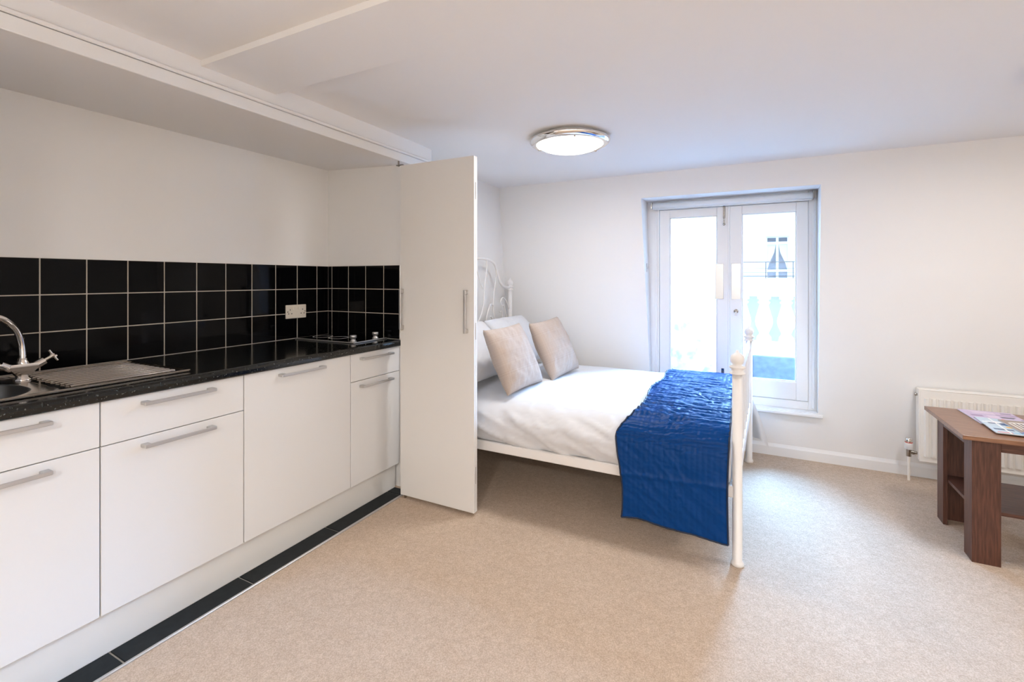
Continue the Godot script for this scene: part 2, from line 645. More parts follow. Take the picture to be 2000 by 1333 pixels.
func make_window() -> void:
	var w := structure("window_1", "white timber casement window of two glazed leaves onto the parapet", "window")
	var s := st()
	rect_frame(s, -0.790, 0.387, 0.345, 1.905, 0.098, 0.052, 0.06, 0.07, -4.06, -3.955)
	put("frame", s, "window_paint", w)
	s = st() # stop beads of the frame, the stepped lines beside the leaves
	span(s, Vector3(0.355, 0.36, -3.957), Vector3(0.372, 1.86, -3.945), 0.003)
	span(s, Vector3(-0.722, 0.36, -3.957), Vector3(-0.708, 1.86, -3.945), 0.003)
	put("stop_bead", s, "window_paint", w)
	var leaves := [[-0.688, -0.1755, -0.610, -0.262, 0.547], [-0.1725, 0.334, -0.089, 0.261, 0.537]]
	for i in 2:
		var f: Array = leaves[i]
		var sash := Node3D.new()
		sash.name = "casement"
		w.add_child(sash, true)
		s = st()
		rect_frame(s, f[0], f[1], 0.408, 1.832, f[2] - f[0], f[1] - f[3], f[4] - 0.408, 1.832 - 1.766, -3.995, -3.950)
		put("sash", s, "window_paint", sash)
		s = st()
		span(s, Vector3(f[2] - 0.004, f[4] - 0.004, -3.980), Vector3(f[3] + 0.004, 1.770, -3.976))
		put("pane", s, "pane_glass", sash)
		s = st() # glazing bead
		rect_frame(s, f[2], f[3], f[4], 1.766, 0.007, 0.007, 0.007, 0.007, -3.974, -3.958, 0.002)
		put("glazing_bead", s, "window_paint", sash)
		s = st() # finger plate
		var px: float = -0.247 if i == 0 else -0.130
		box(s, Vector3(px, 1.26, -3.9485), Vector3(0.060 if i == 0 else 0.064, 0.270, 0.003), 0.001)
		put("finger_plate", s, "finger_plate", sash)
	s = st() # meeting bead
	span(s, Vector3(-0.186, 0.41, -3.9515), Vector3(-0.172, 1.83, -3.944), 0.003)
	put("meeting_bead", s, "window_paint", w)
	# surface bolts on the first leaf, lock and key on the second
	s = st()
	box(s, Vector3(-0.212, 1.795, -3.947), Vector3(0.016, 0.10, 0.005), 0.001)
	bar(s, Vector3(-0.212, 1.83, -3.942), Vector3(-0.212, 1.70, -3.942), 0.004, 8)
	lathe(s, [Vector2(0, -0.011), Vector2(0.009, -0.006), Vector2(0.009, 0.006), Vector2(0, 0.011)], Transform3D(Basis.IDENTITY, Vector3(-0.212, 1.695, -3.938)), 12)
	lathe(s, [Vector2(0, -0.008), Vector2(0.007, -0.004), Vector2(0.007, 0.004), Vector2(0, 0.008)], Transform3D(Basis.IDENTITY, Vector3(-0.212, 1.745, -3.940)), 12)
	put("bolt", s, "steel", w)
	s = st()
	box(s, Vector3(-0.222, 0.575, -3.947), Vector3(0.020, 0.045, 0.006), 0.002)
	box(s, Vector3(-0.222, 0.570, -3.942), Vector3(0.008, 0.022, 0.008), 0.002)
	put("bolt", s, "steel", w)
	s = st()
	lathe(s, [Vector2(0, 0.0), Vector2(0.016, 0.0), Vector2(0.016, 0.003), Vector2(0.013, 0.006), Vector2(0, 0.007)], Transform3D(Basis(Vector3(1, 0, 0), -PI / 2).inverse(), Vector3(-0.130, 1.035, -3.9495)), 18)
	put("lock", s, "steel", w)
	s = st()
	bar(s, Vector3(-0.130, 1.035, -3.944), Vector3(-0.130, 1.035, -3.918), 0.003, 8)
	box(s, Vector3(-0.130, 1.018, -3.914), Vector3(0.016, 0.03, 0.003), 0.001)
	put("key", s, "satin_metal", w)
	# window board with a nosing
	s = st()
	span(s, Vector3(-0.745, 0.322, -4.0), Vector3(0.386, 0.346, -3.885), 0.002)
	span(s, Vector3(-0.80, 0.317, -3.893), Vector3(0.417, 0.341, -3.862), 0.006)
	put("sill", s, "gloss_paint", w)
	# rolled blind above the leaves
	var b := thing("roller_blind", "white roller blind rolled up at the window head", "blind", Vector3(-0.19, 1.862, -3.905))
	s = st()
	lathe(s, [Vector2(0, -0.545), Vector2(0.023, -0.545), Vector2(0.023, 0.545), Vector2(0, 0.545)], Transform3D(Basis(Vector3(0, 0, 1), PI / 2), Vector3.ZERO), 24)
	put("roll", s, "blind_cloth", b)
	s = st()
	span(s, Vector3(-0.54, -0.030, -0.004), Vector3(0.54, -0.022, 0.006), 0.002)
	put("bottom_bar", s, "blind_cloth", b)
	s = st()
	box(s, Vector3(0.551, 0.006, -0.004), Vector3(0.008, 0.062, 0.06), 0.002)
	box(s, Vector3(0.560, 0.006, 0.002), Vector3(0.012, 0.05, 0.03), 0.003)
	put("bracket", s, "steel", b)
	s = st()
	box(s, Vector3(-0.551, 0.004, -0.004), Vector3(0.006, 0.052, 0.05), 0.002)
	put("bracket", s, "steel", b)
	s = st()
	bar(s, Vector3(0.560, -0.02, 0.012), Vector3(0.560, -1.10, 0.012), 0.0016, 6)
	bar(s, Vector3(0.560, -0.02, -0.008), Vector3(0.560, -1.10, -0.008), 0.0016, 6)
	put("cord", s, "blind_cloth", b)
	s = st()
	box(s, Vector3(0, 0, 0), Vector3(0.004, 0.07, 0.010), 0.0015)
	box(s, Vector3(0.006, 0.0, 0), Vector3(0.010, 0.018, 0.006), 0.002)
	var cl := put("cord_cleat", s, "satin_metal", null, Vector3(-0.772, 1.37, -3.86))
	tag(cl, "small cord cleat fixed to the window reveal", "cleat")

# ------------------------------------------------------------------ outside
func make_outside() -> void:
	var s := st()
	span(s, Vector3(-6, -0.2, -5.45), Vector3(6, 0.34, -4.16))
	var led := put("parapet_gutter", s, "ledge_grey")
	tag(led, "grey gutter ledge outside the window", "ledge", "", "structure")
	s = st()
	span(s, Vector3(-0.02, 0.34, -5.10), Vector3(6, 0.548, -5.06), 0.004)
	span(s, Vector3(-6, 0.34, -5.10), Vector3(-0.02, 0.548, -5.06), 0.004)
	var up := put("lead_flashing", s, "roof_lead")
	tag(up, "dark blue-grey lead upstand below the stone balustrade", "flashing", "", "structure")
	# balustrade
	var b := thing("balustrade", "white stone balustrade with vase balusters outside the window", "balustrade", Vector3(0, 0.548, -5.22))
	s = st()
	span(s, Vector3(-6, 0.0, -0.16), Vector3(6, 0.075, 0.16), 0.01)
	span(s, Vector3(-6, 0.075, -0.12), Vector3(6, 0.115, 0.12), 0.008)
	put("plinth_rail", s, "stucco", b)
	s = st()
	span(s, Vector3(-6, 0.565, -0.12), Vector3(6, 0.62, 0.12), 0.006)
	span(s, Vector3(-6, 0.62, -0.17), Vector3(6, 0.735, 0.17), 0.012)
	put("coping", s, "stucco", b)
	var prof := [Vector2(0.064, 0.115), Vector2(0.064, 0.150), Vector2(0.058, 0.155), Vector2(0.062, 0.17), Vector2(0.046, 0.185), Vector2(0.040, 0.205), Vector2(0.052, 0.235), Vector2(0.070, 0.275), Vector2(0.077, 0.315), Vector2(0.072, 0.355), Vector2(0.058, 0.405), Vector2(0.045, 0.455), Vector2(0.038, 0.485), Vector2(0.052, 0.495), Vector2(0.055, 0.508), Vector2(0.042, 0.515), Vector2(0.042, 0.53), Vector2(0.060, 0.535), Vector2(0.060, 0.565)]
	s = st()
	lathe(s, prof, Transform3D.IDENTITY, 20)
	var bm := mesh_of(s)
	for i in range(-8, 20):
		put_mesh("baluster", bm, "stucco", b, Transform3D(Basis.IDENTITY, Vector3(0.074 + 0.188 * i, 0, 0)))
	# rendered pier close outside the first leaf
	s = st()
	span(s, Vector3(-1.9, 0.34, -4.95), Vector3(-0.26, 2.15, -4.62), 0.01)
	var pier := put("rendered_pier", s, "dirty_render")
	tag(pier, "weather-stained white rendered pier outside the window", "pier")
	s = st()
	span(s, Vector3(-30, -14, -40), Vector3(30, -13, -4.2))
	tag(put("street", s, "ledge_grey"), "pale street far below the window", "street", "", "structure")
	far_house()

func far_house() -> void:
	var h := thing("terrace_house", "white terrace house facade across the street with tall sash window", "building", Vector3(0, -13, -25))
	var cols := [-6.1, -3.05, 0.90, 4.0, 7.1, 10.1]
	var ww := 0.95
	var rows := [[14.25, 16.25]]
	var s := st()
	var xs := [-16.0]
	for c in cols:
		xs.append(c - ww / 2)
		xs.append(c + ww / 2)
	xs.append(18.0)
	for i in range(0, xs.size(), 2):
		span(s, Vector3(xs[i], 0, -0.6), Vector3(xs[i + 1], 18.6, 0))
	for c in cols:
		var ya := 0.0
		for r in rows:
			span(s, Vector3(c - ww / 2, ya, -0.6), Vector3(c + ww / 2, r[0], 0))
			ya = r[1]
		span(s, Vector3(c - ww / 2, ya, -0.6), Vector3(c + ww / 2, 18.6, 0))
	put("wall", s, "facade_white", h)
	s = st()
	span(s, Vector3(-16, 18.2, 0), Vector3(18, 18.7, 0.5), 0.03)
	put("cornice", s, "facade_white", h)
	for c in cols:
		for r in rows:
			s = st()
			var xa: float = c - ww / 2
			var xb: float = c + ww / 2
			var ya: float = r[0]
			var yb: float = r[1]
			rect_frame(s, xa, xb, ya, yb, 0.07, 0.07, 0.08, 0.06, -0.22, -0.12, 0.0)
			span(s, Vector3(c - 0.05, ya, -0.22), Vector3(c + 0.05, yb, -0.11))
			span(s, Vector3(xa, yb - 0.37, -0.22), Vector3(xb, yb - 0.25, -0.115))
			span(s, Vector3(xa, ya + 0.36, -0.22), Vector3(xb, ya + 0.46, -0.115))
			var f := put("window", s, "facade_white", h)
			for k in 2:
				s = st()
				span(s, Vector3(c if k else xa + 0.06, ya + 0.05, -0.21), Vector3(xb - 0.06 if k else c, yb - 0.05, -0.19))
				put("pane", s, "far_pane", f)
				s = st()
				var sx := 1.0 if k else -1.0
				var poly := PackedVector2Array([Vector2(c + sx * 0.40, ya + 0.46), Vector2(c + sx * 0.40, yb - 0.37), Vector2(c + sx * 0.06, yb - 0.37), Vector2(c + sx * 0.12, yb - 0.75), Vector2(c + sx * 0.33, ya + 0.75)])
				if sx > 0: poly.reverse()
				if Geometry2D.is_polygon_clockwise(poly): poly.reverse()
				prism(s, poly, -0.188, -0.18)
				put("curtain", s, "far_curtain", f)
	s = st()
	prism(s, PackedVector2Array([Vector2(0.0, 10.6), Vector2(2.6, 10.6), Vector2(0.5, 13.55), Vector2(0.0, 13.55)]), -16, 18, Transform3D(Basis(Vector3(0, 0, 1), Vector3(0, 1, 0), Vector3(1, 0, 0)), Vector3.ZERO))
	put("porch_roof", s, "far_slate", h)
	# balcony railing
	s = st()
	span(s, Vector3(-16, 13.9, 0.0), Vector3(18, 14.25, 0.9))
	put("balcony", s, "facade_white", h)
	s = st()
	for y in [14.38, 14.56, 14.74, 15.02]:
		span(s, Vector3(-16, y, 0.82), Vector3(18, y + (0.035 if y > 15 or y < 14.4 else 0.014), 0.85))
	var x := -15.5
	while x < 18:
		span(s, Vector3(x, 14.25, 0.82), Vector3(x + 0.035, 15.05, 0.86))
		x += 1.06
	put("railing", s, "railing_black", h)

# ------------------------------------------------------------------ kitchen
func handle(parent: Node, at: Vector3, along: Vector3, out: Vector3, length: float) -> void:
	var s := st()
	var up := out.cross(along).normalized()
	var b := Basis(along, up, out)
	box(s, out * 0.0285, Vector3(length, 0.013, 0.007), 0.002, b)
	for k in [-1, 1]:
		box(s, out * 0.014 + along * k * (length * 0.5 - 0.012), Vector3(0.024, 0.013, 0.030), 0.002, b)
	put("handle", s, "satin_metal", parent, at)

func cabinet(z_far: float, z_near: float, split: bool, label: String, hz: float) -> void:
	var w := z_near - z_far
	var c := thing("base_cabinet", label, "cabinet", Vector3(-1.965, 0.148, (z_far + z_near) * 0.5), "white kitchen base units")
	var s := st()
	for k in [-1, 1]:
		box(s, Vector3(-0.281, 0.3595, k * (w * 0.5 - 0.010)), Vector3(0.56, 0.719, 0.018), 0.001)
	box(s, Vector3(-0.281, 0.009, 0), Vector3(0.56, 0.018, w - 0.038), 0.001)
	box(s, Vector3(-0.556, 0.36, 0), Vector3(0.009, 0.70, w - 0.038), 0.001)
	box(s, Vector3(-0.05, 0.709, 0), Vector3(0.09, 0.018, w - 0.038), 0.001)
	put("body", s, "cabinet_edge", c)
	var fronts := [["door", 0.0, 0.567], ["drawer", 0.570, 0.719]] if split else [["door", 0.0, 0.719]]
	for f in fronts:
		s = st()
		box(s, Vector3.ZERO, Vector3(0.018, f[2] - f[1], w - 0.004), 0.0015)
		var d := put(f[0], s, "cabinet_white", c, Vector3(0.009, (f[1] + f[2]) * 0.5, 0))
		handle(d, Vector3(0.009, (f[2] - f[1]) * 0.5 - 0.030, hz), Vector3(0, 0, -1), Vector3(1, 0, 0), 0.252)

func make_kitchen() -> void:
	cabinet(-2.275, -1.880, true, "narrow white base unit with drawer beside the folding door", 0.008)
	cabinet(-1.880, -1.279, false, "wide white base unit with one full-height door", 0.012)
	cabinet(-1.279, -0.779, true, "white drawer-line base unit between full-height door unit and sink unit", 0.008)
	cabinet(-0.779, -0.279, true, "white drawer-line base unit under the sink bowl", 0.005)
	var s := st()
	span(s, Vector3(-1.99, 0.0, -2.262), Vector3(-1.970, 0.147, -0.272), 0.001)
	tag(put("plinth_board", s, "plinth_white"), "white kick board under the kitchen units", "plinth")
	# worktop with rounded front edge
	s = st()
	var prof := PackedVector2Array([Vector2(-2.558, 0.869), Vector2(-1.936, 0.869), Vector2(-1.931, 0.8715), Vector2(-1.9285, 0.876), Vector2(-1.928, 0.890), Vector2(-1.930, 0.899), Vector2(-1.936, 0.9055), Vector2(-1.945, 0.9075), Vector2(-2.558, 0.9075)])
	# leave the sink bowl open: the top is built in strips round it
	prism(s, prof, -2.268, -0.70)
	var front := PackedVector2Array([Vector2(-2.045, 0.869), Vector2(-1.936, 0.869), Vector2(-1.931, 0.8715), Vector2(-1.9285, 0.876), Vector2(-1.928, 0.890), Vector2(-1.930, 0.899), Vector2(-1.936, 0.9055), Vector2(-1.945, 0.9075), Vector2(-2.045, 0.9075)])
	prism(s, front, -0.70, -0.272)
	span(s, Vector3(-2.558, 0.869, -0.70), Vector3(-2.40, 0.9075, -0.272))
	span(s, Vector3(-2.40, 0.869, -0.29), Vector3(-2.045, 0.9075, -0.272))
	var wt := put("worktop", s, "worktop")
	tag(wt, "glossy black speckled laminate worktop over white kitchen units", "worktop")
	make_sink()
	# ceramic hob
	var h := thing("ceramic_hob", "small black glass hob set in the worktop corner", "hob", Vector3(-2.29, 0.9075, -2.132))
	s = st()
	box(s, Vector3(0, 0.003, 0), Vector3(0.49, 0.006, 0.272), 0.002)
	put("glass_plate", s, "hob_glass", h)
	s = st()
	span(s, Vector3(0.241, 0.0005, -0.138), Vector3(0.248, 0.008, 0.138), 0.002)
	span(s, Vector3(-0.248, 0.0005, 0.132), Vector3(0.248, 0.0075, 0.138), 0.002)
	put("edge_trim", s, "satin_metal", h)
	for dz in [0.100, -0.080]:
		s = st()
		lathe(s, [Vector2(0.019, 0.0), Vector2(0.020, 0.004), Vector2(0.014, 0.008), Vector2(0.014, 0.020), Vector2(0.019, 0.021), Vector2(0.0195, 0.036), Vector2(0.018, 0.038), Vector2(0, 0.038)], Transform3D.IDENTITY, 24)
		put("knob", s, "satin_metal", h, Vector3(0.205, 0.006, dz))
	for dx in [-0.02, -0.16]:
		s = st()
		lathe(s, [Vector2(0.060, 0.0), Vector2(0.060, 0.0006), Vector2(0.056, 0.0006), Vector2(0.056, 0.0)], Transform3D.IDENTITY, 40, false)
		put("ring_mark", s, "cabinet_edge", h, Vector3(dx, 0.0058, 0))
	# double socket
	var so := thing("double_socket", "cream double power socket on black wall tiles", "socket", Vector3(-2.556, 1.076, -2.017))
	s = st()
	box(s, Vector3.ZERO, Vector3(0.010, 0.084, 0.146), 0.003)
	put("plate", s, "socket_white", so)
	for k in [-1, 1]:
		s = st()
		box(s, Vector3(0.0055, 0.022, k * 0.018), Vector3(0.004, 0.020, 0.012), 0.001)
		put("switch", s, "socket_white", so)
		s = st()
		box(s, Vector3(0.005, 0.012, k * 0.045), Vector3(0.0012, 0.009, 0.004))
		box(s, Vector3(0.005, -0.012, k * 0.045 - 0.011), Vector3(0.0012, 0.005, 0.007))
		box(s, Vector3(0.005, -0.012, k * 0.045 + 0.011), Vector3(0.0012, 0.005, 0.007))
		put("pin_holes", s, "black", so)
	for k in [-1, 1]:
		s = st()
		lathe(s, [Vector2(0.0035, 0), Vector2(0.0035, 0.001), Vector2(0, 0.0012)], Transform3D(Basis(Vector3(0, 0, 1), -PI / 2), Vector3(0.005, 0, k * 0.062)), 10)
		put("screw", s, "steel", so)

func make_sink() -> void:
	var k := thing("kitchen_sink", "stainless steel sink with ribbed drainer set in black worktop", "sink", Vector3(-2.26, 0.9075, -0.70))
	# deck: drainer field plus the surround of the bowl
	var s := st()
	var y := 0.003
	span(s, Vector3(-0.235, 0.0, -0.40), Vector3(0.235, y, -0.02), 0.001)
	put("drainer", s, "steel_drainer", k)
	s = st() # raised rim
	span(s, Vector3(0.226, 0.0, -0.404), Vector3(0.242, 0.010, 0.405), 0.003)
	span(s, Vector3(-0.242, 0.0, -0.404), Vector3(-0.230, 0.009, 0.405), 0.003)
	span(s, Vector3(-0.242, 0.0, -0.404), Vector3(0.242, 0.009, -0.393), 0.003)
	put("rim", s, "steel", k)
	for i in 10:
		s = st()
		var x := -0.165 + 0.038 * i
		tube(s, PackedVector3Array([Vector3(x, 0.0025, -0.375), Vector3(x, 0.0048, -0.365), Vector3(x, 0.0048, -0.06), Vector3(x, 0.0025, -0.05)]), 0.0062, 10)
		put("rib", s, "steel", k)
	# bowl: deck with a round-cornered hole, walls and bottom
	s = st()
	var c := Vector3(0.03, 0.0, 0.205)
	var loop := func(r: float, sq: float, yy: float, n: int) -> Array:
		var out := []
		for i in n:
			var f := TAU * i / n
			var cx := cos(f)
			var cz := sin(f)
			var e := 2.0 / sq
			out.append(c + Vector3(signf(cx) * pow(absf(cx), e) * r, yy, signf(cz) * pow(absf(cz), e) * r))
		return out
	var n := 48
	var rings := [loop.call(0.188, 2.4, y, n), loop.call(0.182, 2.4, y - 0.004, n), loop.call(0.176, 2.5, -0.10, n), loop.call(0.165, 2.5, -0.135, n), loop.call(0.13, 2.4, -0.15, n), loop.call(0.03, 2.0, -0.153, n)]
	s.set_smooth_group(0)
	for r in rings.size() - 1:
		for i in n:
			var j := (i + 1) % n
			quad(s, rings[r][i], rings[r][j], rings[r + 1][j], rings[r + 1][i])
	put("bowl", s, "steel_bowl", k)
	s = st()
	var lx0 := -0.235
	var lx1 := 0.235
	var lz0 := -0.02
	var lz1 := 0.405
	s.set_smooth_group(-1)
	for i in n:
		var j := (i + 1) % n
		var a: Vector3 = rings[0][i]
		var b: Vector3 = rings[0][j]
		var edge := func(p: Vector3) -> Vector3:
			var d := p - c
			var t := 1e9
			if d.x > 1e-6: t = minf(t, (lx1 - c.x) / d.x)
			if d.x < -1e-6: t = minf(t, (lx0 - c.x) / d.x)
			if d.z > 1e-6: t = minf(t, (lz1 - c.z) / d.z)
			if d.z < -1e-6: t = minf(t, (lz0 - c.z) / d.z)
			return Vector3(c.x + d.x * t, y, c.z + d.z * t)
		quad(s, a, edge.call(a), edge.call(b), b)
	for q in [[lx0, lz0], [lx1, lz0], [lx0, lz1], [lx1, lz1]]:
		# corners the fan cuts off
		var best := 0
		for i in n:
			if (rings[0][i] - Vector3(q[0], y, q[1])).length() < (rings[0][best] - Vector3(q[0], y, q[1])).length(): best = i
		for d in [-1, 1]:
			var p: Vector3 = rings[0][(best + d + n) % n]
			tri3(s, Vector3(q[0], y - 0.0002, q[1]), p + Vector3(0, -0.0002, 0), rings[0][best] + Vector3(0, -0.0002, 0))
	put("deck", s, "steel", k)
	s = st()
	lathe(s, [Vector2(0.040, 0), Vector2(0.036, 0.003), Vector2(0.02, 0.001), Vector2(0, 0.001)], Transform3D(Basis.IDENTITY, c + Vector3(0, -0.154, 0)), 24)
	put("waste", s, "chrome", k)
	# mixer tap
	var t := thing("mixer_tap", "chrome swan-neck mixer tap with cross handles on the sink", "tap", Vector3(-2.375, 0.911, -0.720))
	s = st()
	lathe(s, [Vector2(0.026, 0.0), Vector2(0.026, 0.004), Vector2(0.020, 0.008), Vector2(0.019, 0.020), Vector2(0, 0.02)], Transform3D.IDENTITY, 24)
	prism(s, PackedVector2Array([Vector2(-0.012, 0.010), Vector2(0.012, 0.010), Vector2(0.040, 0.046), Vector2(0.034, 0.060), Vector2(-0.034, 0.060), Vector2(-0.040, 0.046)]), -0.017, 0.017, Transform3D(Basis(Vector3.UP, PI / 2), Vector3.ZERO))
	put("body", s, "chrome", t)
	s = st()
	lathe(s, [Vector2(0.017, 0.058), Vector2(0.017, 0.066), Vector2(0.013, 0.072), Vector2(0.0125, 0.08), Vector2(0, 0.08)], Transform3D.IDENTITY, 20)
	tube(s, curve([Vector3(0, 0.07, 0), Vector3(0.0, 0.13, 0.003), Vector3(0.008, 0.185, 0.02), Vector3(0.03, 0.228, 0.06), Vector3(0.055, 0.240, 0.11), Vector3(0.078, 0.222, 0.155), Vector3(0.09, 0.18, 0.18), Vector3(0.094, 0.155, 0.186)], 6), 0.0105, 14)
	put("spout", s, "chrome", t)
	for sg in [-1, 1]:
		s = st()
		var d := Vector3(0, 0.62, -sg).normalized()
		var o := Vector3(0, 0.045, -sg * 0.030)
		bar(s, o, o + d * 0.034, 0.0145, 16)
		bar(s, o + d * 0.034, o + d * 0.060, 0.006, 12)
		bar(s, o + d * 0.056, o + d * 0.068, 0.0085, 12)
		var e := o + d * 0.064
		var p := d.cross(Vector3(1, 0, 0)).normalized()
		bar(s, e - p * 0.024, e + p * 0.024, 0.0042, 8)
		bar(s, e - Vector3(0.024, 0, 0), e + Vector3(0.024, 0, 0), 0.0042, 8)
		put("cross_handle", s, "chrome", t)

# ------------------------------------------------------------------ folding door
func make_folding_door() -> void:
	var d := thing("folding_door", "white two-leaf folding door standing open at the alcove end", "door", Vector3(-1.85, 0.017, -2.17))
	for k in 2:
		var s := st()
		span(s, Vector3(0.0, 0, -0.0155), Vector3(0.505, 1.927, 0.0), 0.001)
		var leaf := put("leaf", s, "leaf_white", d, Vector3(0, 0, -0.0175 * k))
		if k == 0:
			for hx in [0.020, 0.462]:
				handle(leaf, Vector3(hx, 1.086, 0), Vector3(0, 1, 0), Vector3(0, 0, 1), 0.235)
	for y in [0.20, 0.98, 1.74]:
		var s := st()
		bar(s, Vector3(0.506, y - 0.045, -0.0165), Vector3(0.506, y + 0.045, -0.0165), 0.003, 8)
		put("hinge", s, "satin_metal", d)
	var s2 := st()
	bar(s2, Vector3(0.03, -0.016, -0.008), Vector3(0.03, 0.002, -0.008), 0.008, 12)
	put("pivot", s2, "steel", d)
	s2 = st()
	bar(s2, Vector3(-0.02, 1.925, -0.008), Vector3(-0.02, 1.975, -0.008), 0.005, 10)
	box(s2, Vector3(-0.01, 1.932, -0.008), Vector3(0.05, 0.006, 0.014), 0.001)
	put("pivot", s2, "steel", d)

# ------------------------------------------------------------------ bed
const BED_NEAR := -2.345
const BED_FAR := -3.700

func bed_post(parent: Node, at: Vector3, h: float, r: float) -> void:
	var s := st()
	lathe(s, [Vector2(0, 0.0), Vector2(r * 1.25, 0.0), Vector2(r * 1.35, 0.008), Vector2(r * 1.2, 0.018), Vector2(r, 0.022), Vector2(r, h), Vector2(0, h)], Transform3D.IDENTITY, 20)
	var p := put("post", s, "bed_iron", parent, at)
	s = st()
	lathe(s, [Vector2(r * 1.5, 0.0), Vector2(r * 1.55, 0.006), Vector2(r * 1.2, 0.014), Vector2(r * 1.15, 0.022), Vector2(r * 1.6, 0.027), Vector2(r * 1.6, 0.034), Vector2(r * 0.9, 0.040), Vector2(r * 1.3, 0.052), Vector2(r * 1.45, 0.066), Vector2(r * 1.25, 0.082), Vector2(r * 0.6, 0.092), Vector2(r * 0.35, 0.096), Vector2(r * 0.3, 0.104), Vector2(0, 0.107)], Transform3D.IDENTITY, 20)
	put("finial", s, "bed_iron", p, Vector3(0, h, 0))

func make_bed() -> void:
	var b := thing("iron_bed", "white iron bedstead with scrolled headboard by the window wall", "bed")
	var zc := (BED_NEAR + BED_FAR) * 0.5
	for z in [BED_NEAR, BED_FAR]:
		bed_post(b, Vector3(-1.92, 0, z), 1.18, 0.018)
	bed_post(b, Vector3(-0.072, 0, BED_NEAR), 0.855, 0.021)
	bed_post(b, Vector3(-0.040, 0, BED_FAR), 0.845, 0.021)
	# side rails and slatted deck
	for z in [BED_NEAR, BED_FAR]:
		var s := st()
		span(s, Vector3(-1.91, 0.300, z - 0.012), Vector3(-0.07, 0.352, z + 0.012), 0.004)
		put("side_rail", s, "bed_iron", b)
	for i in 14:
		var s := st()
		var x := -1.84 + 0.132 * i
		span(s, Vector3(x - 0.03, 0.315, BED_FAR + 0.012), Vector3(x + 0.03, 0.33, BED_NEAR - 0.012), 0.003)
		put("slat", s, "cabinet_edge", b)
	# headboard: outer curve and scrolls, mirrored about the middle
	var outer := [Vector2(0.655, 1.205), Vector2(0.60, 1.207), Vector2(0.535, 1.225), Vector2(0.485, 1.263), Vector2(0.455, 1.316), Vector2(0.425, 1.373), Vector2(0.39, 1.407), Vector2(0.32, 1.43), Vector2(0.23, 1.439), Vector2(0.0, 1.440)]
	var scrolls := [
		[Vector2(0.43, 1.37), Vector2(0.425, 1.29), Vector2(0.385, 1.15), Vector2(0.378, 1.04), Vector2(0.395, 0.955), Vector2(0.44, 0.90), Vector2(0.50, 0.90), Vector2(0.535, 0.95), Vector2(0.52, 1.0), Vector2(0.48, 1.0)],
		[Vector2(0.27, 1.432), Vector2(0.262, 1.33), Vector2(0.235, 1.22), Vector2(0.215, 1.06), Vector2(0.14, 0.945), Vector2(0.05, 0.90), Vector2(0.0, 0.895)],
		[Vector2(0.215, 1.20), Vector2(0.17, 1.25), Vector2(0.13, 1.33), Vector2(0.11, 1.40), Vector2(0.06, 1.43)],
		[Vector2(0.655, 1.02), Vector2(0.60, 1.09), Vector2(0.545, 1.12), Vector2(0.505, 1.09), Vector2(0.525, 1.05), Vector2(0.56, 1.05), Vector2(0.60, 0.97), Vector2(0.64, 0.90)],
		[Vector2(0.38, 1.06), Vector2(0.33, 1.07), Vector2(0.29, 1.02), Vector2(0.265, 0.95), Vector2(0.29, 0.90), Vector2(0.345, 0.905), Vector2(0.36, 0.95), Vector2(0.33, 0.975)],
	]
	for sg in [-1.0, 1.0]:
		var s := st()
		tube(s, curve(on_plane(outer, -1.92, zc, sg), 6), 0.011, 8)
		put("arch", s, "bed_iron", b)
		for q in scrolls:
			s = st()
			tube(s, curve(on_plane(q, -1.92, zc, sg), 6), 0.0055, 7)
			put("scroll", s, "bed_iron", b)
	for y in [0.36, 0.86]:
		var s := st()
		bar(s, Vector3(-1.92, y, BED_FAR + 0.01), Vector3(-1.92, y, BED_NEAR - 0.01), 0.011, 10)
		put("cross_rail", s, "bed_iron", b)
	# footboard
	var fx := func(z: float) -> float: return lerpf(-0.072, -0.040, (z - BED_NEAR) / (BED_FAR - BED_NEAR))
	for q in [[0.825, 0.016, 0.058], [0.385, 0.020, 0.068]]:
		var s := st()
		var a := Vector3(-0.072, q[0], BED_NEAR - 0.016)
		var e := Vector3(-0.040, q[0], BED_FAR + 0.016)
		var along := (e - a).normalized()
		box(s, (a + e) * 0.5, Vector3(q[1], q[2], (e - a).length()), 0.004, Basis(Vector3.UP.cross(-along), Vector3.UP, -along))
		put("cross_rail", s, "bed_iron", b)
	for i in 7:
		var z := lerpf(BED_NEAR, BED_FAR, (i + 1) / 8.0)
		var s := st()
		bar(s, Vector3(fx.call(z), 0.40, z), Vector3(fx.call(z), 0.81, z), 0.008, 8)
		put("spindle", s, "bed_iron", b)
	for sg in [-1.0, 1.0]:
		for q in [[Vector2(0.62, 0.50), Vector2(0.55, 0.56), Vector2(0.53, 0.63), Vector2(0.58, 0.66), Vector2(0.61, 0.62)], [Vector2(0.30, 0.78), Vector2(0.24, 0.70), Vector2(0.26, 0.60), Vector2(0.32, 0.58), Vector2(0.33, 0.63)]]:
			var pts := []
			for v in q:
				var z: float = zc - sg * v.x
				pts.append(Vector3(fx.call(z), v.y, z))
			var s := st()
			tube(s, curve(pts, 6), 0.0055, 7)
			put("scroll", s, "bed_iron", b)

func on_plane(q: Array, x: float, zc: float, sg: float) -> Array:
	var out := []
	for v in q: out.append(Vector3(x, v.y, zc - sg * v.x))
	return out

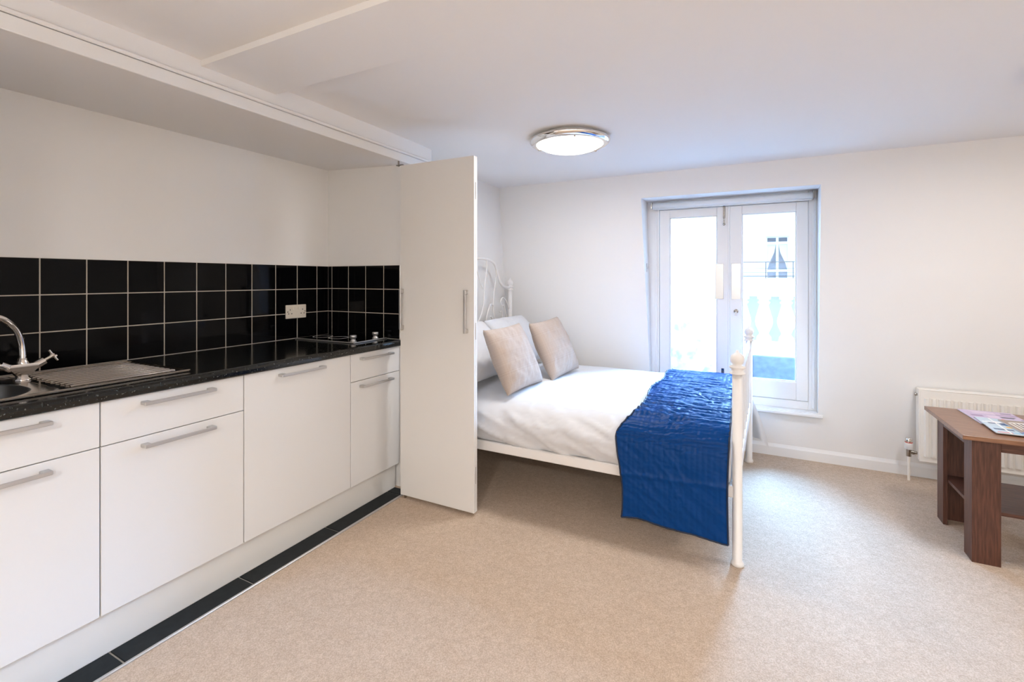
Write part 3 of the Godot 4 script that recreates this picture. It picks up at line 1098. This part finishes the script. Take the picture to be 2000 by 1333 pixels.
# the bed's cross-section as the covers follow it, from the near hem over the top to the far hem: (z, y)
func section(points: Array, t: float) -> Vector2:
	var lens := [0.0]
	for i in points.size() - 1:
		lens.append(lens[i] + (points[i + 1] - points[i]).length())
	var d: float = t * lens[-1]
	var i := 0
	while i < points.size() - 2 and lens[i + 1] < d: i += 1
	var k: float = (d - lens[i]) / (lens[i + 1] - lens[i])
	var n := points.size()
	var p0: Vector2 = points[maxi(i - 1, 0)]
	var p1: Vector2 = points[i]
	var p2: Vector2 = points[i + 1]
	var p3: Vector2 = points[mini(i + 2, n - 1)]
	return p1.cubic_interpolate(p2, p0, p3, k)

func make_bedding() -> void:
	var cover := [Vector2(-2.372, 0.338), Vector2(-2.345, 0.365), Vector2(-2.322, 0.42), Vector2(-2.326, 0.48), Vector2(-2.352, 0.535), Vector2(-2.405, 0.575), Vector2(-2.50, 0.600), Vector2(-2.70, 0.612), Vector2(-3.02, 0.618), Vector2(-3.35, 0.612), Vector2(-3.54, 0.603), Vector2(-3.63, 0.580), Vector2(-3.69, 0.535), Vector2(-3.715, 0.46), Vector2(-3.715, 0.38), Vector2(-3.685, 0.338)]
	# duvet
	var d := thing("duvet", "white duvet tucked over the iron bed", "duvet", Vector3.ZERO)
	var s := st()
	var skin := func(u: float, v: float) -> Vector3:
		var x := lerpf(-1.885, -0.098, u)
		var q := section(cover, v)
		var mid := Vector2(-3.02, 0.45)
		var side := clampf((0.56 - q.y) / 0.08, 0, 1)
		# long soft creases; slanting folds on the hanging side
		var c1 := wave.get_noise_2d(x * 1.6 + 3.0, q.x * 2.0)
		var c2 := 1.0 - absf(wave.get_noise_2d(x * 2.6 + q.y * 5.0 + 11.0, q.x * 2.2 - q.y * 3.0)) * 2.2
		var amp := lerpf(0.006, 0.010, side)
		var off := amp * c1 + lerpf(0.004, 0.018, side) * maxf(0, c2) * maxf(0, c2) - 0.004
		var nrm := (q - mid) * Vector2(0.5, 1.6)
		nrm = nrm.normalized()
		# rounded ends
		var e := clampf((u - 0.955) / 0.045, 0, 1)
		var f := clampf((0.045 - u) / 0.045, 0, 1)
		var k := 1.0 - 0.11 * (e * e + f * f)
		var p := mid + (q - mid) * Vector2(lerpf(1, k, 0.15), k) + nrm * off
		return Vector3(x, p.y, p.x)
	sheet(s, 150, 150, skin)
	# closing ends and underside
	s.set_smooth_group(1)
	for u in [0.0, 1.0]:
		for j in 150:
			var a: Vector3 = skin.call(u, j / 150.0)
			var b: Vector3 = skin.call(u, (j + 1) / 150.0)
			var c := Vector3(a.x, 0.40, -3.02)
			if u > 0.5: tri3(s, a, c, b)
			else: tri3(s, a, b, c)
	s.set_smooth_group(2)
	for i in 150:
		quad(s, skin.call(i / 150.0, 0.0), skin.call(i / 150.0, 1.0), skin.call((i + 1) / 150.0, 1.0), skin.call((i + 1) / 150.0, 0.0))
	put("cover", s, "linen_white", d)
	# loose corner of the cover, hanging past the far foot post
	s = st()
	var hang := func(u: float, v: float) -> Vector3:
		# u runs along the cloth from behind the bed to its free edge, v downwards
		var top := Vector3(lerpf(-0.24, -0.035, u), lerpf(0.50, 0.47, u), -3.728)
		var low := Vector3(lerpf(-0.20, 0.085, u), lerpf(0.24, 0.095, pow(u, 1.6)), -3.775)
		var p := top.lerp(low, v)
		var f := sin(u * 15.0 + v * 1.5)
		p.z += 0.026 * f * v * (0.4 + 0.6 * u)
		p.x += 0.012 * sin(v * PI) * u
		p.y += 0.018 * f * v * v
		return p
	sheet(s, 24, 20, hang)
	sheet(s, 24, 20, func(u: float, v: float) -> Vector3: return hang.call(u, v) + Vector3(0, 0, -0.008), true)
	put("hanging_corner", s, "linen_white", d)
	make_throw(cover)
	make_pillows()

func make_throw(cover: Array) -> void:
	var t := thing("bed_throw", "quilted blue satin throw hanging over the foot of the bed", "throw", Vector3.ZERO)
	var path := [Vector2(-2.296, 0.118), Vector2(-2.298, 0.24), Vector2(-2.300, 0.36), Vector2(-2.303, 0.43), Vector2(-2.312, 0.49), Vector2(-2.340, 0.548), Vector2(-2.400, 0.590), Vector2(-2.50, 0.617), Vector2(-2.70, 0.629), Vector2(-3.02, 0.635), Vector2(-3.35, 0.629), Vector2(-3.54, 0.620), Vector2(-3.64, 0.596), Vector2(-3.705, 0.548), Vector2(-3.730, 0.47), Vector2(-3.735, 0.36)]
	var skin := func(u: float, v: float) -> Vector3:
		var q := section(path, v)
		var hangs := clampf((0.58 - q.y) / 0.10, 0, 1)
		var down := clampf((0.5 - q.y) / 0.38, 0, 1) if q.x > -3.0 else 0.0
		var xl := lerpf(-0.535, -0.600, clampf((0.62 - q.y) / 0.10, 0, 1)) + 0.02 * down + 0.012 * sin(v * 23.0)
		var xr := -0.106 - 0.004 * sin(v * 17.0)
		var x := lerpf(xl, xr, u)
		# quilting channels 24 mm apart run across the bed, drawn-up crinkles cross them
		var ch := absf(sin(PI * x / 0.024))
		var quilt := lerpf(0.0016, 0.0026, hangs) * sqrt(ch)
		var cr := 1.0 - absf(wave.get_noise_2d(x * 2.4 + 0.5 * wave.get_noise_2d(x * 3.0, q.x * 3.0), (q.x + q.y) * lerpf(15.0, 6.5, hangs) + 4.0 * x * hangs)) * 2.0
		var cr2 := 1.0 - absf(wave.get_noise_2d(x * 5.0 + 40.0, (q.x + q.y) * 34.0)) * 2.0
		var big := wave.get_noise_2d(x * 2.2 + 7.0, (q.x + q.y) * 4.0)
		var off := quilt + lerpf(0.010, 0.0055, hangs) * cr + lerpf(0.0036, 0.0007, hangs) * cr2 + lerpf(0.007, 0.006, hangs) * big
		var nrm := Vector2(0, 1).lerp(Vector2(1 if q.x > -3.0 else -1, 0), hangs).normalized()
		q += nrm * maxf(off, -0.006)
		# one soft horizontal crease where the throw was folded
		if q.x > -3.0 and hangs > 0.9:
			q.x += 0.006 * exp(-pow((q.y - 0.335 - 0.02 * u) / 0.012, 2.0))
		# hem: rounded near the corner, rising slightly to the middle
		if v < 0.08:
			var lift := 0.03 * (1.0 - v / 0.08) * (0.35 * sin(u * 5.2 + 0.3) + 0.15 * sin(u * 11.0))
			q.y += lift
		return Vector3(x, q.y, q.x)
	var s := st()
	sheet(s, 110, 420, skin)
	sheet(s, 24, 100, func(u: float, v: float) -> Vector3:
		var p: Vector3 = skin.call(u, v)
		var down := clampf((0.56 - p.y) / 0.06, 0, 1)
		return p + Vector3(0, -0.007 * (1 - down), -0.007 * down * (1.0 if p.z > -3.0 else -1.0)), true)
	put("quilt", s, "throw_satin", t)
	for edge in [0.0, 1.0]:
		s = st()
		var pts := PackedVector3Array()
		for j in 180: pts.append(skin.call(edge, j / 179.0))
		tube(s, pts, 0.0042, 6)
		put("binding", s, "throw_binding", t)
	s = st()
	var hem := PackedVector3Array()
	for j in 60: hem.append(skin.call(j / 59.0, 0.0))
	tube(s, hem, 0.0042, 6)
	put("binding", s, "throw_binding", t)

# a cushion lying in its own x (width), y (height) plane, thick along z
func cushion_mesh(w: float, h: float, thick: float, seed_: int, pinch: float, crease: float) -> ArrayMesh:
	var s := st()
	for side in [1.0, -1.0]:
		sheet(s, 44, 44, func(a: float, b: float) -> Vector3:
			var u := a * 2 - 1
			var v := b * 2 - 1
			var x := u * w * 0.5 * (1 - pinch * (1 - v * v))
			var y := v * h * 0.5 * (1 - pinch * (1 - u * u))
			var rim := (1 - u * u) * (1 - v * v)
			var z := thick * 0.5 * pow(maxf(rim, 0), 0.42)
			var n := wave.get_noise_3d(x * 7 + seed_, y * 7, side * 3.0)
			var r := 1.0 - absf(wave.get_noise_3d(x * 10 - y * 6, y * 9 + seed_ * 2.0, side)) * 2.4
			z += pow(maxf(rim, 0), 0.3) * (0.012 * n + crease * maxf(r, 0) * (0.4 + 0.6 * absf(v)))
			return Vector3(x, y, z * side), side < 0)
	return mesh_of(s)

func make_pillows() -> void:
	# white pillows leaning on the headboard
	var pm := cushion_mesh(0.63, 0.43, 0.17, 3, 0.03, 0.008)
	var zs := [-2.695, -3.345]
	for i in 2:
		var up := Vector3(-0.28, 0.32, 0.0).normalized()
		var wide := Vector3(0, 0, -1)
		var t := Transform3D(Basis(wide, up, wide.cross(up)), Vector3(-1.655, 0.805, zs[i]))
		var p := thing("pillow", ["plump white pillow leaning on the headboard behind the forward taupe cushion", "white pillow leaning on the headboard beside the window wall"][i], "pillow", Vector3.ZERO, "white bed pillows")
		p.transform = t
		put_mesh("pillowcase", pm, "linen_white", p, Transform3D.IDENTITY)
	var centres := [Vector3(-1.325, 0.798, -2.605), Vector3(-1.245, 0.806, -3.075)]
	var wides := [Vector3(0.10, 0.03, -1.0), Vector3(0.10, 0.05, -1.0)]
	for i in 2:
		var up := Vector3(-0.17, 0.36, 0.02).normalized()
		var wide: Vector3 = wides[i].normalized()
		up = (up - wide * up.dot(wide)).normalized()
		var c := thing("scatter_cushion", ["taupe linen cushion leaning on the plump white pillow", "taupe linen cushion standing nearer the window wall"][i], "cushion", Vector3.ZERO, "taupe scatter cushions")
		c.transform = Transform3D(Basis(wide, up, wide.cross(up)), centres[i])
		put_mesh("cushion_cover", cushion_mesh(0.405, 0.405, 0.15, 20 + i * 9, 0.045, 0.006), "cushion_taupe", c, Transform3D.IDENTITY)

# ------------------------------------------------------------------ ceiling lamps
func make_lamps() -> void:
	# two in the window bay; two more of the row light the near half of the room
	for i in 4:
		var at: Vector3 = [Vector3(-0.945, 2.0885, -2.56), Vector3(1.17, 2.0885, -2.52), Vector3(-0.15, 2.1105, 1.2), Vector3(1.6, 2.1105, 1.2)][i]
		var l := thing("ceiling_lamp", ["round flush ceiling lamp with chrome ring above the bed foot", "round flush ceiling lamp with chrome ring above the coffee table", "round flush ceiling lamp opposite the kitchen sink", "round flush ceiling lamp in the empty corner opposite the window"][i], "lamp", at, "flush ceiling lamps")
		var s := st()
		lathe(s, [Vector2(0.19, -0.022), Vector2(0.19, 0.0), Vector2(0, 0.0)], Transform3D.IDENTITY, 48)
		put("base", s, "gloss_paint", l)
		s = st() # ring, open in the middle
		lathe(s, [Vector2(0.192, -0.046), Vector2(0.200, -0.048), Vector2(0.222, -0.036), Vector2(0.229, -0.024), Vector2(0.227, -0.018), Vector2(0.190, -0.020), Vector2(0.188, -0.040), Vector2(0.192, -0.046)], Transform3D.IDENTITY, 64)
		put("ring", s, "chrome", l)
		s = st()
		var dome := [Vector2(0, -0.082)]
		for k in range(1, 9):
			var f := PI / 2 * k / 8
			dome.append(Vector2(0.190 * sin(f), -0.030 - 0.052 * cos(f)))
		dome.append(Vector2(0.186, -0.021))
		dome.append(Vector2(0.0, -0.0205))
		lathe(s, dome, Transform3D.IDENTITY, 64)
		put("glass_dome", s, "lamp_glow", l)
		for k in 3:
			var a := TAU * k / 3 + 1.08
			s = st()
			box(s, Vector3(cos(a) * 0.187, -0.049, sin(a) * 0.187), Vector3(0.026, 0.008, 0.010), 0.003, Basis(Vector3.UP, -a))
			put("clip", s, "chrome", l)
		var o := AreaLight3D.new()
		o.name = "lamp_light"
		o.position = Vector3(0, -0.085, 0)
		o.rotation_degrees.x = -90
		o.area_size = Vector2(0.25, 0.25)
		o.light_color = LAMP_COLOR
		o.light_energy = LAMP_ENERGY if i < 2 else LAMP_ENERGY * 3.7
		o.area_range = 14.0
		o.area_attenuation = 2.0
		o.shadow_enabled = true
		l.add_child(o)

# ------------------------------------------------------------------ radiator
func make_radiator() -> void:
	var x0 := 0.912
	var x1 := 2.15
	var z := -3.800
	var y0 := 0.135
	var y1 := 0.585
	var r := thing("panel_radiator", "cream steel panel radiator below the wall behind the table", "radiator", Vector3(x0, y0, z))
	var w := x1 - x0
	var h := y1 - y0
	var s := st()
	span(s, Vector3(0, 0, -0.012), Vector3(w, h, 0.0), 0.005)
	put("panel", s, "radiator_enamel", r)
	s = st()
	var rib := PackedVector2Array([Vector2(-0.0130, 0), Vector2(0.0130, 0), Vector2(0.0070, 0.014), Vector2(-0.0070, 0.014)])
	prism(s, rib, 0.038, h - 0.05, Transform3D(Basis(Vector3(1, 0, 0), Vector3(0, 0, 1), Vector3(0, 1, 0)), Vector3.ZERO))
	var rm := mesh_of(s)
	var n := int((w - 0.05) / 0.0345)
	for i in n:
		put_mesh("rib", rm, "radiator_enamel", r, Transform3D(Basis.IDENTITY, Vector3(0.035 + 0.0345 * i, 0, -0.001)))
	s = st()
	span(s, Vector3(0, 0, -0.058), Vector3(w, h, -0.048), 0.004)
	put("rear_panel", s, "radiator_enamel", r)
	s = st()
	span(s, Vector3(0.0, h - 0.004, -0.058), Vector3(w, h + 0.008, 0.001), 0.004)
	put("top_cover", s, "radiator_enamel", r)
	s = st()
	span(s, Vector3(-0.003, 0.01, -0.058), Vector3(0.004, h + 0.006, -0.001), 0.002)
	put("end_cover", s, "radiator_enamel", r)
	s = st()
	bar(s, Vector3(-0.016, h - 0.035, -0.03), Vector3(0.0, h - 0.035, -0.03), 0.008, 12)
	put("bleed_plug", s, "steel", r)
	# thermostatic valve, pipe
	s = st()
	bar(s, Vector3(-0.045, -0.135, -0.03), Vector3(-0.045, 0.03, -0.03), 0.0075, 12)
	put("pipe", s, "radiator_enamel", r)
	s = st()
	bar(s, Vector3(-0.045, 0.018, -0.03), Vector3(-0.045, 0.062, -0.03), 0.013, 14)
	bar(s, Vector3(-0.045, 0.044, -0.03), Vector3(0.0, 0.044, -0.03), 0.009, 12)
	bar(s, Vector3(-0.030, 0.044, -0.03), Vector3(-0.018, 0.044, -0.03), 0.0125, 6)
	put("valve_body", s, "steel", r)
	var v := st()
	lathe(v, [Vector2(0.012, 0.060), Vector2(0.021, 0.066), Vector2(0.0215, 0.10), Vector2(0.019, 0.104), Vector2(0.0, 0.104)], Transform3D(Basis.IDENTITY, Vector3(-0.045, 0, -0.03)), 20)
	put("valve_head", v, "valve_white", r)
	v = st()
	lathe(v, [Vector2(0.0195, 0.104), Vector2(0.0195, 0.109), Vector2(0, 0.109)], Transform3D(Basis.IDENTITY, Vector3(-0.045, 0, -0.03)), 20)
	put("valve_ring", v, "valve_red", r)
	v = st()
	lathe(v, [Vector2(0.0185, 0.109), Vector2(0.0185, 0.130), Vector2(0.016, 0.134), Vector2(0, 0.134)], Transform3D(Basis.IDENTITY, Vector3(-0.045, 0, -0.03)), 20)
	put("valve_cap", v, "chrome", r)

# ------------------------------------------------------------------ coffee table
func make_table() -> void:
	var x0 := 0.87
	var x1 := 1.83
	var z0 := -3.312
	var z1 := -2.854
	var h := 0.562
	var t := thing("coffee_table", "dark walnut coffee table with panel legs and lower shelf", "table", Vector3(0, 0, 0))
	var s := st()
	span(s, Vector3(x0 - 0.046, h, z0 - 0.035), Vector3(x1 + 0.046, h + 0.02, z1 + 0.052), 0.0012)
	put("tabletop", s, "walnut_top", t)
	for ex in 2:
		for ez in 2:
			var x: float = [x0, x1][ex]
			var z: float = [z0, z1][ez]
			var dx := 1.0 if ex == 0 else -1.0
			var dz := 1.0 if ez == 0 else -1.0
			s = st()
			var wide := 0.098 if ez == 1 else 0.17
			span(s, Vector3(x, 0, z), Vector3(x + dx * wide, h, z + dz * 0.018), 0.001)
			span(s, Vector3(x, 0, z + dz * 0.018), Vector3(x + dx * 0.018, h, z + dz * 0.090), 0.001)
			put("leg", s, "walnut_upright", t)
	for z in [z0 + 0.0092, z1 - 0.0092]:
		s = st()
		span(s, Vector3(x0 + 0.172, h - 0.052, z - 0.008), Vector3(x1 - 0.172, h, z + 0.008), 0.001)
		if z > -3: span(s, Vector3(x0 + 0.0985, h - 0.052, z - 0.008), Vector3(x1 - 0.0985, h, z + 0.008), 0.001)
		put("apron", s, "walnut_along", t)
	for x in [x0 + 0.0095, x1 - 0.0095]:
		s = st()
		span(s, Vector3(x - 0.009, h - 0.052, z0 + 0.091), Vector3(x + 0.009, h, z1 - 0.091), 0.001)
		put("apron", s, "walnut_along", t)
	s = st()
	span(s, Vector3(x0 + 0.019, 0.222, z0 + 0.019), Vector3(x1 - 0.019, 0.238, z1 - 0.019), 0.001)
	put("shelf", s, "walnut_along", t)
	make_magazines(h + 0.02)

func print_texture(kind: int) -> ImageTexture:
	# the front of a magazine: blocks of picture and stripes of small print
	var im := Image.create(256, 340, false, Image.FORMAT_RGB8)
	var rng := RandomNumberGenerator.new()
	rng.seed = 40 + kind
	var bases := [Color8(206, 186, 214), Color8(196, 214, 226), Color8(150, 126, 110), Color8(214, 208, 206)]
	im.fill(bases[kind])
	var pal := [[Color8(96, 84, 112), Color8(226, 206, 226), Color8(160, 130, 170)], [Color8(228, 96, 82), Color8(240, 196, 110), Color8(120, 180, 206), Color8(250, 250, 250), Color8(60, 90, 130)], [Color8(70, 56, 50), Color8(236, 232, 224), Color8(120, 96, 80), Color8(52, 78, 190)], [Color8(184, 92, 80), Color8(90, 70, 60), Color8(240, 236, 230)]]
	for i in 26:
		var c: Color = pal[kind][rng.randi_range(0, pal[kind].size() - 1)]
		var w := rng.randi_range(20, 110)
		var h := rng.randi_range(8, 60)
		im.fill_rect(Rect2i(rng.randi_range(0, 236), rng.randi_range(0, 320), w, h), c)
	if kind == 2:
		for i in 12:
			im.fill_rect(Rect2i(20 + i * 19, 60, 8, 150), Color8(240, 236, 228))
		im.fill_rect(Rect2i(0, 262, 256, 78), Color8(52, 84, 196))
	if kind == 1:
		im.fill_rect(Rect2i(120, 0, 14, 340), Color8(236, 110, 92))
		im.fill_rect(Rect2i(60, 0, 8, 340), Color8(248, 248, 246))
	return ImageTexture.create_from_image(im)

func make_magazines(y: float) -> void:
	var spots := [[1.065, -3.195, 0.02, 0], [1.070, -3.015, -0.04, 1], [1.155, -2.985, 0.03, 2], [1.34, -3.10, 0.05, 3]]
	var labels := ["lilac-covered magazine lying lowest on the coffee table", "magazine with orange and pale blue cover in the fanned pile", "magazine with striped cover and blue foot on the fanned pile", "pale magazine topmost on the fanned pile"]
	for i in 4:
		var q: Array = spots[i]
		var m := mat("print_%d" % i, Color.WHITE, 0.3)
		m.albedo_texture = print_texture(q[3])
		var g := thing("magazine", labels[i], "magazine", Vector3(q[0], y + 0.0055 * i, q[1]), "magazines on the coffee table")
		g.rotation.y = q[2]
		var s := st()
		box(s, Vector3(0, 0.0022, 0), Vector3(0.21, 0.0044, 0.28), 0.001)
		put("pages", s, "linen_white", g)
		s = st()
		var n := 8
		s.set_smooth_group(0)
		for a in n:
			var u0 := float(a) / n
			var u1 := float(a + 1) / n
			var f := func(u: float, v: float) -> void:
				s.set_uv(Vector2(u, v))
				s.add_vertex(Vector3(lerpf(-0.1055, 0.1055, u), 0.0047, lerpf(-0.141, 0.141, v)))
			f.call(u0, 0.0)
			f.call(u1, 0.0)
			f.call(u1, 1.0)
			f.call(u0, 0.0)
			f.call(u1, 1.0)
			f.call(u0, 1.0)
		put("front_page", s, "print_%d" % i, g)
